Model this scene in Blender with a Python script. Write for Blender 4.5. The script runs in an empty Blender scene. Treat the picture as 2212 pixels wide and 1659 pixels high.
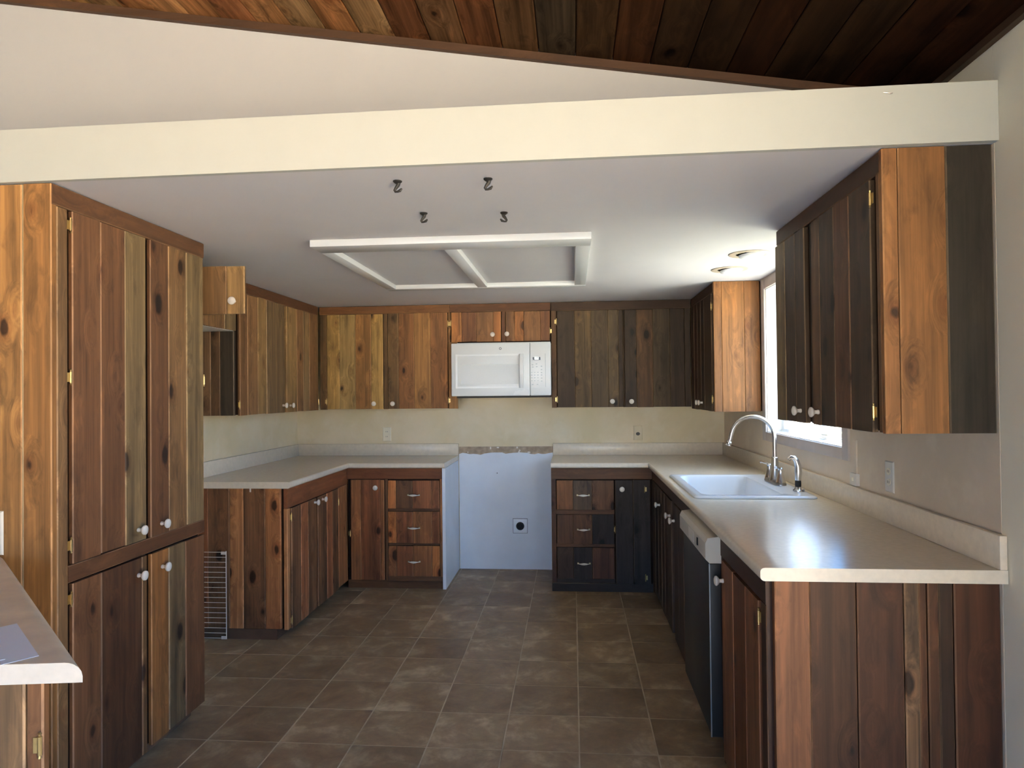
import bpy, bmesh, math, random
from mathutils import Vector, Matrix
random.seed(7)
SC = bpy.context.scene
COL = SC.collection
YB, XL, XR, ZC = 5.536, -2.268, 1.186, 2.101          # back wall, left wall, right wall, kitchen ceiling
YG, CT, YF = 2.42, 0.914, -6.5                                     # gable wall above the ledge, worktop height, far front wall

PY0, PY1, PZ1 = -1.6, 0.6, 2.2                          # patio opening in the right wall behind the viewer

# ------------------------------------------------------------------ camera, sky, sun, exposure
def camera():
    yaw, pit, rol, f = 0.08677, 0.01266, -0.01029, 1489.76
    F = Vector((-math.sin(yaw)*math.cos(pit), math.cos(yaw)*math.cos(pit), math.sin(pit)))
    R = F.cross(Vector((0, 0, 1))).normalized()
    U = R.cross(F)
    R2 = R*math.cos(rol) + U*math.sin(rol)
    U2 = -R*math.sin(rol) + U*math.cos(rol)
    cam = bpy.data.cameras.new('camera')
    cam.sensor_width = 36
    cam.lens = f/2212*36
    cam.clip_start = .05
    o = bpy.data.objects.new('camera', cam)
    COL.objects.link(o)
    M = Matrix((R2, U2, -F)).transposed().to_4x4()
    M.translation = (0, 0, 1.4152)
    o.matrix_world = M
    SC.camera = o
camera()

SKY_STRENGTH = 7.5
SUN_STRENGTH = 120.0
EXPOSURE = 0.55
w = bpy.data.worlds.new('sky')
SC.world = w
w.use_nodes = True
nt = w.node_tree
nt.nodes.clear()
tc = nt.nodes.new('ShaderNodeTexCoord')
sp = nt.nodes.new('ShaderNodeSeparateXYZ')
rp = nt.nodes.new('ShaderNodeValToRGB')
bg = nt.nodes.new('ShaderNodeBackground')
ow = nt.nodes.new('ShaderNodeOutputWorld')
nt.links.new(tc.outputs['Generated'], sp.inputs[0])
nt.links.new(sp.outputs['Z'], rp.inputs[0])
nt.links.new(rp.outputs[0], bg.inputs[0])
nt.links.new(bg.outputs[0], ow.inputs[0])
bg.inputs[1].default_value = SKY_STRENGTH
cr = rp.color_ramp
cr.elements[0].position = 0.0
cr.elements[0].color = (0.90, 0.93, 0.95, 1)
cr.elements[1].position = 0.75
cr.elements[1].color = (0.20, 0.42, 0.90, 1)
e = cr.elements.new(0.12)
e.color = (0.13, 0.43, 1.0, 1)
sun = bpy.data.lights.new('sun', 'SUN')
sun.energy = SUN_STRENGTH
sun.color = (1.0, 0.94, 0.83)
sun.angle = 0.01
so = bpy.data.objects.new('sun', sun)
so.rotation_euler = Vector((-0.15, -0.30, -0.94)).to_track_quat('-Z', 'Y').to_euler()
so.location = (0, 6, 12)
COL.objects.link(so)
SC.view_settings.view_transform = 'Standard'
SC.view_settings.look = 'None'
SC.view_settings.gamma = 1
SC.view_settings.use_curve_mapping = False
SC.view_settings.exposure = EXPOSURE
try:
    SC.cycles.max_bounces = 10
    SC.cycles.diffuse_bounces = 6
    SC.cycles.sample_clamp_indirect = 8
except Exception:
    pass

# ------------------------------------------------------------------ materials
def new_mat(name):
    m = bpy.data.materials.new(name)
    m.use_nodes = True
    n = m.node_tree
    n.nodes.clear()
    b = n.nodes.new('ShaderNodeBsdfPrincipled')
    o = n.nodes.new('ShaderNodeOutputMaterial')
    n.links.new(b.outputs[0], o.inputs[0])
    return m, n, b
def nd(n, t, **kw):
    x = n.nodes.new(t)
    for k, v in kw.items():
        setattr(x, k, v)
    return x
def val(s, v):
    s.default_value = v
def ramp(n, src, pts):
    r = nd(n, 'ShaderNodeValToRGB')
    while len(r.color_ramp.elements) < len(pts):
        r.color_ramp.elements.new(.5)
    for el, (p, c) in zip(r.color_ramp.elements, pts):
        el.position = p
        el.color = (c, c, c, 1) if not isinstance(c, tuple) else (*c, 1)
    n.links.new(src, r.inputs[0])
    return r.outputs[0]
def mixc(n, a, b, fac, mode='MIX'):
    m = nd(n, 'ShaderNodeMix', data_type='RGBA', blend_type=mode)
    for s, v in ((m.inputs[6], a), (m.inputs[7], b), (m.inputs[0], fac)):
        if isinstance(v, (tuple, float, int)):
            s.default_value = (*v, 1) if isinstance(v, tuple) else v
        else:
            n.links.new(v, s)
    return m.outputs[2]
def noise(n, vec, scale, detail=3, rough=.55, dist=0):
    x = nd(n, 'ShaderNodeTexNoise')
    val(x.inputs['Scale'], scale)
    val(x.inputs['Detail'], detail)
    val(x.inputs['Roughness'], rough)
    val(x.inputs['Distortion'], dist)
    if vec is not None:
        n.links.new(vec, x.inputs['Vector'])
    return x.outputs['Fac']
def bump(n, b, h, strength, dist=.002):
    x = nd(n, 'ShaderNodeBump')
    val(x.inputs['Strength'], strength)
    val(x.inputs['Distance'], dist)
    n.links.new(h, x.inputs['Height'])
    n.links.new(x.outputs[0], b.inputs['Normal'])
def plain(name, col, rough=.5, metal=0.0, spec=.5, mottle=0.0, mscale=6, coat=0.0, bmp=0.0, bscale=200):
    m, n, b = new_mat(name)
    val(b.inputs['Roughness'], rough)
    val(b.inputs['Metallic'], metal)
    val(b.inputs['Specular IOR Level'], spec)
    val(b.inputs['Coat Weight'], coat)
    t = nd(n, 'ShaderNodeTexCoord').outputs['Object']
    f = noise(n, t, mscale, 4)
    lo = tuple(c*(1-mottle) for c in col)
    hi = tuple(min(1, c*(1+mottle)) for c in col)
    c = mixc(n, lo, hi, ramp(n, f, [(.3, 0.0), (.7, 1.0)]))
    n.links.new(c, b.inputs['Base Color'])
    if bmp:
        bump(n, b, noise(n, t, bscale, 2), bmp, .001)
    return m
def wood(name, axis, edge=False, knots=True, contrast=1.0, gain=1.0, rough=.58, spec=.28):
    """knotty board; the board's own colour is the object colour, the grain runs along axis"""
    m, n, b = new_mat(name)
    inf = nd(n, 'ShaderNodeObjectInfo')
    t = nd(n, 'ShaderNodeTexCoord').outputs['Object']
    off = nd(n, 'ShaderNodeVectorMath', operation='MULTIPLY_ADD')
    cx = nd(n, 'ShaderNodeCombineXYZ')
    for i in range(3):
        n.links.new(inf.outputs['Random'], cx.inputs[i])
    n.links.new(cx.outputs[0], off.inputs[0])
    off.inputs[1].default_value = (37, 53, 71)
    n.links.new(t, off.inputs[2])
    v = off.outputs[0]
    def stretched(a, l):
        s = nd(n, 'ShaderNodeVectorMath', operation='MULTIPLY')
        s.inputs[1].default_value = tuple(l if 'xyz'[i] == axis else a for i in range(3))
        n.links.new(v, s.inputs[0])
        return s.outputs[0]
    vor = nd(n, 'ShaderNodeTexVoronoi')
    n.links.new(stretched(8.5, 4.6), vor.inputs['Vector'])
    val(vor.inputs['Scale'], 1.0)
    warp = nd(n, 'ShaderNodeMapRange')
    n.links.new(vor.outputs['Distance'], warp.inputs[0])
    val(warp.inputs[1], .05); val(warp.inputs[2], .45); val(warp.inputs[3], .05); val(warp.inputs[4], 0.0)
    wv = nd(n, 'ShaderNodeCombineXYZ')
    for i in range(3):
        n.links.new(warp.outputs[0], wv.inputs[i])
    vs = nd(n, 'ShaderNodeVectorMath', operation='ADD')
    n.links.new(v, vs.inputs[0]); n.links.new(wv.outputs[0], vs.inputs[1])
    def st2(a, l):
        s = nd(n, 'ShaderNodeVectorMath', operation='MULTIPLY')
        s.inputs[1].default_value = tuple(l if 'xyz'[i] == axis else a for i in range(3))
        n.links.new(vs.outputs[0], s.inputs[0])
        return s.outputs[0]
    fine = noise(n, st2(120, 3.0), 1, 4, .6)
    mid = noise(n, st2(28, .9), 1, 4, .6, .4)
    big = noise(n, stretched(9, 1.8), 1, 4, .55)
    c = inf.outputs['Color']
    if edge:
        c = mixc(n, mixc(n, c, (1.5, 1.5, 1.5), 1.0, 'MULTIPLY'), (.45, .32, .20), .14)
    k = contrast
    c = mixc(n, c, ramp(n, mid, [(.30, 1-.45*k), (.52, 1.0), (.72, 1+.35*k)]), 1.0, 'MULTIPLY')
    c = mixc(n, c, ramp(n, fine, [(.3, 1-.18*k), (.7, 1+.16*k)]), 1.0, 'MULTIPLY')
    # weathering: old dark water stains and sun-bleached patches
    c = mixc(n, c, mixc(n, c, (.34, .36, .42), 1.0, 'MULTIPLY'), ramp(n, big, [(.56, 0.0), (.76, .8*k)]))
    c = mixc(n, c, mixc(n, c, (1.5, 1.6, 1.7), 1.0, 'MULTIPLY'), ramp(n, big, [(.24, .8*k), (.40, 0.0)]))
    sm = noise(n, stretched(16, 5), 1, 5, .6, .6)
    c = mixc(n, c, mixc(n, c, (.28, .29, .34), 1.0, 'MULTIPLY'), ramp(n, sm, [(.55, 0.0), (.74, .62*k)]))
    c = mixc(n, c, mixc(n, c, (1.45, 1.38, 1.25), 1.0, 'MULTIPLY'), ramp(n, sm, [(.28, .9), (.42, 0.0)]))
    if knots:
        kn = noise(n, stretched(60, 25), 1, 2)
        kd = nd(n, 'ShaderNodeMath', operation='MULTIPLY_ADD')
        n.links.new(kn, kd.inputs[0]); val(kd.inputs[1], .10); n.links.new(vor.outputs['Distance'], kd.inputs[2])
        sc = nd(n, 'ShaderNodeSeparateColor')
        n.links.new(vor.outputs['Color'], sc.inputs[0])
        k2 = nd(n, 'ShaderNodeMath', operation='MULTIPLY_ADD')
        n.links.new(sc.outputs[0], k2.inputs[0]); val(k2.inputs[1], .17); n.links.new(kd.outputs[0], k2.inputs[2])
        kd = k2
        c = mixc(n, c, mixc(n, c, (.52, .38, .30), 1.0, 'MULTIPLY'), ramp(n, kd.outputs[0], [(.22, .75), (.38, 0.0)]))
        c = mixc(n, c, mixc(n, c, (.16, .15, .16), 1.0, 'MULTIPLY'), ramp(n, kd.outputs[0], [(.20, .96), (.255, 0.0)]))
    g = mixc(n, c, (gain, gain, gain), 1.0, 'MULTIPLY') if gain != 1 else c
    hs = nd(n, 'ShaderNodeHueSaturation')
    val(hs.inputs['Saturation'], .97)
    n.links.new(g, hs.inputs['Color'])
    n.links.new(hs.outputs[0], b.inputs['Base Color'])
    val(b.inputs['Roughness'], rough)
    val(b.inputs['Specular IOR Level'], spec)
    bump(n, b, fine, .25, .0012)
    return m
M = {}
for a in 'xyz':
    M['w'+a] = wood('barn_wood_'+a, a)
    M['e'+a] = wood('worn_edge_'+a, a, edge=True)
    M['r'+a] = wood('stained_rail_'+a, a, knots=False, contrast=.55)
    M['s'+a] = wood('split_board_'+a, a, contrast=1.5)
M['ceilwood'] = wood('rough_ceiling_board', 'y', contrast=1.3, rough=.95, spec=.03)
M['toe'] = plain('toe_board', (.085, .048, .028), .8, mottle=.25, mscale=8)
M['dark'] = plain('dark_inside', (.018, .011, .008), .9, spec=.1)
M['beam'] = plain('cream_gloss_paint', (.47, .475, .43), .55, mottle=.015, mscale=9)
M['ceil'] = plain('white_ceiling_paint', (.66, .635, .64), .8, mottle=.02, mscale=3, bmp=.25, bscale=160)
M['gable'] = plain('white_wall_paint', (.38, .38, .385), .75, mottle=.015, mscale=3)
M['cream'] = plain('cream_wall_paint', (.86, .79, .62), .75, mottle=.03, mscale=3, bmp=.12, bscale=140)
def stained_wall(name, base, stain):
    m, n, b = new_mat(name)
    t = nd(n, 'ShaderNodeTexCoord').outputs['Object']
    f = noise(n, t, 2.3, 6, .6, .3)
    g = noise(n, t, 7, 5, .6)
    c = mixc(n, base, stain, ramp(n, f, [(.35, 0.0), (.68, .9)]))
    c = mixc(n, c, (.86, .77, .60), ramp(n, g, [(.52, 0.0), (.75, .45)]))
    n.links.new(c, b.inputs['Base Color'])
    val(b.inputs['Roughness'], .6)
    bump(n, b, noise(n, t, 110, 2), .12, .001)
    return m
M['wallb'] = stained_wall('stained_cream_wall', (.82, .69, .48), (.70, .58, .34))
M['wallr'] = stained_wall('faded_tan_wall', (.76, .64, .50), (.66, .55, .41))
M['lam'] = plain('almond_laminate', (.78, .67, .51), .22, mottle=.05, mscale=45, spec=.3)
M['lamedge'] = plain('almond_laminate_edge', (.62, .55, .45), .4, mottle=.05, mscale=45)
M['white'] = plain('white_enamel', (.88, .88, .85), .25, spec=.5, mottle=.005)
M['porcelain'] = plain('white_porcelain', (.78, .78, .77), .12, spec=.5, mottle=.01)
M['knob'] = plain('ceramic_knob', (.74, .67, .57), .22, spec=.6, mottle=.03, mscale=60)
M['brass'] = plain('brass', (.50, .37, .16), .38, 1.0, mottle=.1, mscale=90)
M['chrome'] = plain('brushed_nickel', (.62, .59, .56), .22, 1.0, mottle=.04, mscale=60)
M['darkmetal'] = plain('dark_nickel', (.30, .27, .25), .3, 1.0)
M['black'] = plain('black_plastic', (.010, .009, .009), .55, spec=.3)
M['bluewhite'] = plain('blue_white_paint', (.84, .86, .88), .45, mottle=.05, mscale=3.2)
M['plaster'] = plain('torn_drywall', (.40, .31, .22), .9, mottle=.3, mscale=22)
M['flake'] = plain('torn_paper', (.80, .74, .66), .9)
M['vinyl'] = plain('white_vinyl', (.82, .83, .83), .35)
M['casing'] = plain('taupe_casing_paint', (.50, .44, .40), .5, mottle=.06, mscale=14)
M['ivory'] = plain('ivory_plastic', (.84, .76, .58), .4)
M['ivoryw'] = plain('white_plastic', (.72, .68, .60), .35)
M['dwblack'] = plain('dishwasher_black', (.018, .017, .016), .5, spec=.3, mottle=.1)
M['dwpanel'] = plain('dishwasher_cream', (.55, .51, .43), .4, mottle=.02)
M['steel'] = plain('steel_edge', (.45, .48, .50), .3, .8)
M['wire'] = plain('white_coated_wire', (.72, .66, .58), .4)
M['lampwhite'] = plain('frosted_lamp', (.95, .95, .95), .3)
M['plate'] = plain('bright_white_plate', (.93, .95, .96), .3)
M['sockdark'] = plain('dark_socket', (.07, .06, .045), .5)
M['paper'] = plain('white_paper', (.96, .95, .92), .8)
M['grey'] = plain('grey_print', (.16, .18, .17), .5)
M['screenlit'] = plain('display_black', (.01, .008, .015), .15)
M['mwglass'] = plain('microwave_window', (.52, .55, .55), .25, mottle=.04, mscale=300)
M['grass'] = plain('dry_ground', (.52, .43, .30), .95, mottle=.3, mscale=.8)
M['carpet'] = plain('bounce_carpet', (.62, .54, .44), .95, mottle=.06, mscale=40)
M['patio'] = plain('bounce_patio', (.56, .46, .33), .95, mottle=.1, mscale=1.5)
M['leaf'] = plain('worn_grass', (.15, .14, .10), .8, mottle=.4, mscale=9)
M['trimlamp'] = plain('downlight_trim', (.50, .42, .33), .4)
def emit(name, col, st):
    m, n, b = new_mat(name)
    val(b.inputs['Base Color'], (*col, 1))
    val(b.inputs['Emission Color'], (*col, 1))
    val(b.inputs['Emission Strength'], st)
    return m
M['digit'] = emit('lit_digits', (.9, 1, .95), 2.0)
def tile_mat():
    m, n, b = new_mat('stone_tile')
    inf = nd(n, 'ShaderNodeObjectInfo')
    t = nd(n, 'ShaderNodeTexCoord').outputs['Object']
    off = nd(n, 'ShaderNodeVectorMath', operation='MULTIPLY_ADD')
    cx = nd(n, 'ShaderNodeCombineXYZ')
    for i in range(3):
        n.links.new(inf.outputs['Random'], cx.inputs[i])
    n.links.new(cx.outputs[0], off.inputs[0])
    off.inputs[1].default_value = (31, 47, 11)
    n.links.new(t, off.inputs[2])
    f = noise(n, off.outputs[0], 5, 7, .65, .4)
    g = noise(n, off.outputs[0], 26, 5, .6)
    c = mixc(n, (.16, .105, .06), (.34, .25, .148), ramp(n, f, [(.30, 0.0), (.70, 1.0)]))
    c = mixc(n, c, (.52, .41, .26), ramp(n, f, [(.54, 0.0), (.76, .8)]))
    c = mixc(n, c, ramp(n, g, [(.3, .82), (.7, 1.15)]), 1.0, 'MULTIPLY')
    tone = ramp(n, inf.outputs['Random'], [(0, .82), (1, 1.22)])
    c = mixc(n, c, tone, 1.0, 'MULTIPLY')
    n.links.new(c, b.inputs['Base Color'])
    r = ramp(n, g, [(.3, .38), (.7, .54)])
    n.links.new(r, b.inputs['Roughness'])
    val(b.inputs['Specular IOR Level'], .45)
    bump(n, b, f, .15, .004)
    return m
M['tile'] = tile_mat()
M['grout'] = plain('grout', (.46, .38, .27), .9, mottle=.25, mscale=5)
def glass_mat(name, haze):
    m, n, b = new_mat(name)
    tr = nd(n, 'ShaderNodeBsdfTransparent')
    val(tr.inputs[0], (.93, .97, .96, 1))
    val(b.inputs['Base Color'], (.8, .85, .86, 1))
    val(b.inputs['Roughness'], .03)
    mx = nd(n, 'ShaderNodeMixShader')
    fr = nd(n, 'ShaderNodeFresnel')
    geo = nd(n, 'ShaderNodeNewGeometry')
    io = nd(n, 'ShaderNodeMath', operation='MULTIPLY_ADD')      # thin pane: same reflection on both faces
    n.links.new(geo.outputs['Backfacing'], io.inputs[0]); val(io.inputs[1], 1/1.35-1.35); val(io.inputs[2], 1.35)
    n.links.new(io.outputs[0], fr.inputs[0])
    o = [x for x in n.nodes if x.type == 'OUTPUT_MATERIAL'][0]
    gl = nd(n, 'ShaderNodeBsdfGlossy')
    val(gl.inputs['Roughness'], .03)
    n.links.new(fr.outputs[0], mx.inputs[0])
    n.links.new(tr.outputs[0], mx.inputs[1])
    n.links.new(gl.outputs[0], mx.inputs[2])
    last = mx.outputs[0]
    if haze:
        ts = nd(n, 'ShaderNodeBsdfTranslucent')
        val(ts.inputs[0], (.85, .87, .88, 1))
        m2 = nd(n, 'ShaderNodeMixShader')
        val(m2.inputs[0], haze)
        n.links.new(last, m2.inputs[1])
        n.links.new(ts.outputs[0], m2.inputs[2])
        last = m2.outputs[0]
    n.links.new(last, o.inputs[0])
    return m
M['glass'] = glass_mat('window_glass', 0.0)
M['screen'] = glass_mat('insect_screen', .22)

# board colours (reflectance)
C = dict(h=(.40, .205, .078), H=(.37, .18, .065), o=(.36, .165, .06), O=(.42, .19, .07), t=(.36, .23, .12), T=(.30, .20, .10),
         b=(.215, .115, .058), B=(.25, .145, .078), r=(.185, .088, .048), g=(.19, .135, .085), G=(.25, .18, .11),
         d=(.10, .062, .04), D=(.075, .05, .036), k=(.055, .046, .042), f=(.125, .058, .031), F=(.10, .047, .027), p=(.40, .21, .075), P=(.37, .19, .07), x=(.62, .36, .20), y=(.52, .43, .30), w=(.62, .52, .38))

# ------------------------------------------------------------------ helpers
def world_loc(o):
    p = Vector(o.location)
    while o.parent:
        o = o.parent
        p = p + o.location
    return p
def link(name, me, parent=None, loc=(0, 0, 0), color=None):
    o = bpy.data.objects.new(name, me)
    o.location = Vector(loc) - (world_loc(parent) if parent else Vector((0, 0, 0)))
    if parent:
        o.parent = parent
    if color:
        o.color = (*color, 1)
    COL.objects.link(o)
    return o
def obj(name, verts, faces, mats, parent=None, color=None, midx=None, smooth=False, origin=None):
    vs = [Vector(v) for v in verts]
    if origin is None:
        lo = Vector([min(v[i] for v in vs) for i in range(3)])
        hi = Vector([max(v[i] for v in vs) for i in range(3)])
        origin = (lo+hi)/2
    origin = Vector(origin)
    me = bpy.data.meshes.new(name)
    me.from_pydata([v-origin for v in vs], [], faces)
    if not isinstance(mats, (list, tuple)):
        mats = [mats]
    for m in mats:
        me.materials.append(M[m] if isinstance(m, str) else m)
    if midx:
        for p, i in zip(me.polygons, midx):
            p.material_index = i
    bm = bmesh.new()
    bm.from_mesh(me)
    bmesh.ops.recalc_face_normals(bm, faces=bm.faces)
    bm.to_mesh(me)
    bm.free()
    if smooth:
        me.polygons.foreach_set('use_smooth', [True]*len(me.polygons))
        me.set_sharp_from_angle(angle=math.radians(40))
    return link(name, me, parent, origin, color)
BOXF = [(0, 3, 2, 1), (4, 5, 6, 7), (0, 1, 5, 4), (1, 2, 6, 5), (2, 3, 7, 6), (3, 0, 4, 7)]
def boxv(x0, x1, y0, y1, z0, z1):
    return [(x0, y0, z0), (x1, y0, z0), (x1, y1, z0), (x0, y1, z0), (x0, y0, z1), (x1, y0, z1), (x1, y1, z1), (x0, y1, z1)]
def box(name, x0, x1, y0, y1, z0, z1, mat, parent=None, color=None, bev=0.0, seg=2):
    if not bev:
        return obj(name, boxv(x0, x1, y0, y1, z0, z1), BOXF, mat, parent, color)
    bm = bmesh.new()
    vs = [bm.verts.new(v) for v in boxv(x0, x1, y0, y1, z0, z1)]
    for f in BOXF:
        bm.faces.new([vs[i] for i in f])
    bmesh.ops.bevel(bm, geom=bm.edges[:], offset=bev, segments=seg, profile=.5, affect='EDGES')
    bm.verts.index_update()
    v = [tuple(x.co) for x in bm.verts]
    fs = [[q.index for q in f.verts] for f in bm.faces]
    bm.free()
    return obj(name, v, fs, mat, parent, color, smooth=True)
def tag(o, label, cat=None, group=None, kind=None):
    o['label'] = label
    if cat: o['category'] = cat
    if group: o['group'] = group
    if kind: o['kind'] = kind
    return o
def thing(name, label, cat, loc=(0, 0, 0), group=None):
    o = bpy.data.objects.new(name, None)
    o.empty_display_size = .05
    o.location = loc
    COL.objects.link(o)
    return tag(o, label, cat, group)
def struct(o, label):
    return tag(o, label, kind='structure')
def lathe(name, prof, c, axis, mat, parent=None, seg=20, color=None):
    """prof: (radius, height) pairs revolved about axis vector through c"""
    ax = Vector(axis).normalized()
    u = ax.orthogonal().normalized()
    v = ax.cross(u)
    vs, fs = [], []
    for r, h in prof:
        for i in range(seg):
            a = 2*math.pi*i/seg
            vs.append(Vector(c) + ax*h + (u*math.cos(a) + v*math.sin(a))*max(r, 1e-4))
    for j in range(len(prof)-1):
        for i in range(seg):
            k = (i+1) % seg
            fs.append((j*seg+i, j*seg+k, (j+1)*seg+k, (j+1)*seg+i))
    fs.append(tuple(range(seg)))
    fs.append(tuple(range((len(prof)-1)*seg, len(prof)*seg)))
    return obj(name, vs, fs, mat, parent, color, smooth=True)
def tube(name, pts, rad, mat, parent=None, seg=8, color=None):
    pts = [Vector(p) for p in pts]
    rr = rad if isinstance(rad, (list, tuple)) else [rad]*len(pts)
    vs, fs = [], []
    n0 = None
    for i, p in enumerate(pts):
        d = (pts[min(i+1, len(pts)-1)] - pts[max(i-1, 0)]).normalized()
        if n0 is None:
            n0 = d.orthogonal().normalized()
        n0 = (n0 - d*n0.dot(d)).normalized()
        b = d.cross(n0)
        for k in range(seg):
            a = 2*math.pi*k/seg
            vs.append(p + (n0*math.cos(a) + b*math.sin(a))*rr[i])
    for j in range(len(pts)-1):
        for i in range(seg):
            k = (i+1) % seg
            fs.append((j*seg+i, j*seg+k, (j+1)*seg+k, (j+1)*seg+i))
    fs.append(tuple(range(seg)))
    fs.append(tuple(range((len(pts)-1)*seg, len(pts)*seg)))
    return obj(name, vs, fs, mat, parent, color, smooth=True)
# a frame maps (u along the face, v up, d outwards) to the room
class Fr:
    def __init__(s, kind, plane, o=None, U=None):
        s.kind = kind; s.p = plane
        if kind == 'y-': s.ua, s.N = 'x', Vector((0, -1, 0))
        if kind == 'x+': s.ua, s.N = 'y', Vector((1, 0, 0))
        if kind == 'x-': s.ua, s.N = 'y', Vector((-1, 0, 0))
        if kind == 'diag':
            s.o = Vector(o); s.U = Vector(U).normalized(); s.ua = 'x'
            s.N = Vector((s.U.y, -s.U.x, 0))
    def __call__(s, u, v, d):
        if s.kind == 'y-': return (u, s.p-d, v)
        if s.kind == 'x+': return (s.p+d, u, v)
        if s.kind == 'x-': return (s.p-d, u, v)
        q = s.o + s.U*u + s.N*d
        return (q.x, q.y, v)
def fbox(name, fr, u0, u1, v0, v1, d0, d1, mat, parent=None, color=None):
    vs = [fr(u0, v0, d1), fr(u1, v0, d1), fr(u1, v0, d0), fr(u0, v0, d0), fr(u0, v1, d1), fr(u1, v1, d1), fr(u1, v1, d0), fr(u0, v1, d0)]
    return obj(name, vs, BOXF, mat, parent, color)
CS = (1, 1, 1)  # per-cabinet board tint, offsets how strongly light reaches each cabinet
def board(name, fr, u0, u1, v0, v1, d0, d1, parent, color, grain='v', mat='w', c=.0035, jit=.0012, edge=True):
    """a sawn board: eased long edges that show the lighter worn wood"""
    j = random.uniform(-jit, jit)
    d1 = d1 + j
    k = random.uniform(.92, 1.08)
    col = tuple(min(.9, x*k*q) for x, q in zip(color, CS))
    if grain == 'v':
        sec = [(u0, d0), (u1, d0), (u1, d1-c), (u1-c, d1), (u0+c, d1), (u0, d1-c)]
        vs = [fr(u, v0, d) for u, d in sec] + [fr(u, v1, d) for u, d in sec]
        a = 'z'
    else:
        sec = [(v0, d0), (v1, d0), (v1, d1-c), (v1-c, d1), (v0+c, d1), (v0, d1-c)]
        vs = [fr(u0, v, d) for v, d in sec] + [fr(u1, v, d) for v, d in sec]
        a = fr.ua
    fs = [(i, (i+1) % 6, 6+(i+1) % 6, 6+i) for i in range(6)] + [tuple(range(6)), tuple(range(6, 12))]
    mi = [0, 0, 1, 0, 1, 0, 0, 0]
    return obj(name, vs, fs, [mat+a, ('e' if edge else mat)+a], parent, col, mi)
def rail(fr, u0, u1, v0, v1, d0, d1, parent, col='f', name='rail'):
    return board(name, fr, u0, u1, v0, v1, d0, d1, parent, C[col], 'h', 'r', .003, .0004)
def stile(fr, u0, u1, v0, v1, d0, d1, parent, col='b', name='stile', mat='w'):
    return board(name, fr, u0, u1, v0, v1, d0, d1, parent, C[col], 'v', mat, .003, .0004)
KNOB = [(.0075, 0), (.0085, .004), (.0065, .010), (.0075, .016), (.015, .021), (.0185, .026), (.0175, .031), (.011, .0345), (.003, .0358)]
_km = {}
def knob(fr, u, v, d, parent, s=1.0):
    key = (tuple(fr.N), s)
    p = Vector(fr(u, v, d))
    if key not in _km:
        o = lathe('knob', [(r*s, h*s) for r, h in KNOB], (0, 0, 0), fr.N, 'knob', None, 18)
        _km[key] = (o.data, Vector(o.location))
        o.parent = parent
        o.location = p + _km[key][1] - world_loc(parent)
        return o
    me, off = _km[key]
    return link('knob', me, parent, p+off)
def hinge(fr, u, v, d, parent, side=1):
    """small brass cabinet hinge: leaf on the frame, barrel standing in the gap, ball finials"""
    vs, fs = [], []
    def add(q, f):
        b0 = len(vs); vs.extend(q); fs.extend([tuple(i+b0 for i in x) for x in f])
    h = .019
    a, b2 = (u-.012, u+.001) if side > 0 else (u-.001, u+.012)
    sec = [fr(a, v-h*.8, d+.002), fr(b2, v-h*.8, d+.002), fr(b2, v-h*.8, d), fr(a, v-h*.8, d), fr(a, v+h*.8, d+.002), fr(b2, v+h*.8, d+.002), fr(b2, v+h*.8, d), fr(a, v+h*.8, d)]
    add(sec, BOXF)
    prof = [(.001, -h-.008), (.0035, -h-.005), (.0022, -h), (.0042, -h+.001), (.0042, h-.001), (.0022, h), (.0035, h+.005), (.001, h+.008)]
    c = Vector(fr(u+.002*side, v, d+.004))
    ax = Vector((0, 0, 1)); e1 = Vector((1, 0, 0)); e2 = Vector((0, 1, 0)); sg = 8
    q = [c + ax*z + (e1*math.cos(6.283*i/sg) + e2*math.sin(6.283*i/sg))*r for r, z in prof for i in range(sg)]
    f = [(j*sg+i, j*sg+(i+1) % sg, (j+1)*sg+(i+1) % sg, (j+1)*sg+i) for j in range(len(prof)-1) for i in range(sg)]
    add(q, f)
    return obj('hinge', vs, fs, 'brass', parent, smooth=True)
def pull(fr, u, v, d, parent):
    """porcelain-centred wire pull"""
    vs, fs = [], []
    pts = [(-.042, 0.0), (-.040, .012), (-.030, .022), (-.016, .025), (0, .026), (.016, .025), (.030, .022), (.040, .012), (.042, 0.0)]
    return_obj = tube('pull', [fr(u+a, v+random.uniform(-.0005, .0005), d+b) for a, b in pts], [.005, .003, .003, .0065, .0085, .0065, .003, .003, .005], 'knob', parent, 8)
    for a in (-.041, .041):
        q = [fr(u+a-.006, v-.006, d+.003), fr(u+a+.006, v-.006, d+.003), fr(u+a+.006, v-.006, d), fr(u+a-.006, v-.006, d), fr(u+a-.006, v+.006, d+.003), fr(u+a+.006, v+.006, d+.003), fr(u+a+.006, v+.006, d), fr(u+a-.006, v+.006, d)]
        obj('pull_foot', q, BOXF, 'brass', parent)
    return return_obj
def door(thing_, fr, us, v0, v1, d0, cols, kn=None, hg=(), hs=1, name='door', th=.020, mat='w', kd=None):
    """plank door or drawer front: batten board behind, planks in front, knob and hinges as sub-parts"""
    b = fbox(name, fr, us[0]+.004, us[-1]-.004, v0+.004, v1-.004, d0, d0+.006, 'dark', thing_)
    n = len(us)-1
    for i in range(n):
        board('plank', fr, us[i]+.0008, us[i+1]-.0008, v0+random.uniform(-.0015, .0015), v1+random.uniform(-.0015, .0015), d0+.006, d0+th, b, C[cols[i]], 'v', mat)
    if kn:
        for k in ([kn] if not isinstance(kn[0], tuple) else kn):
            knob(fr, k[0], k[1], d0+th, b)
    for u, v in hg:
        hinge(fr, u, v, d0+th-.004, b, hs)
    return b
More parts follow.
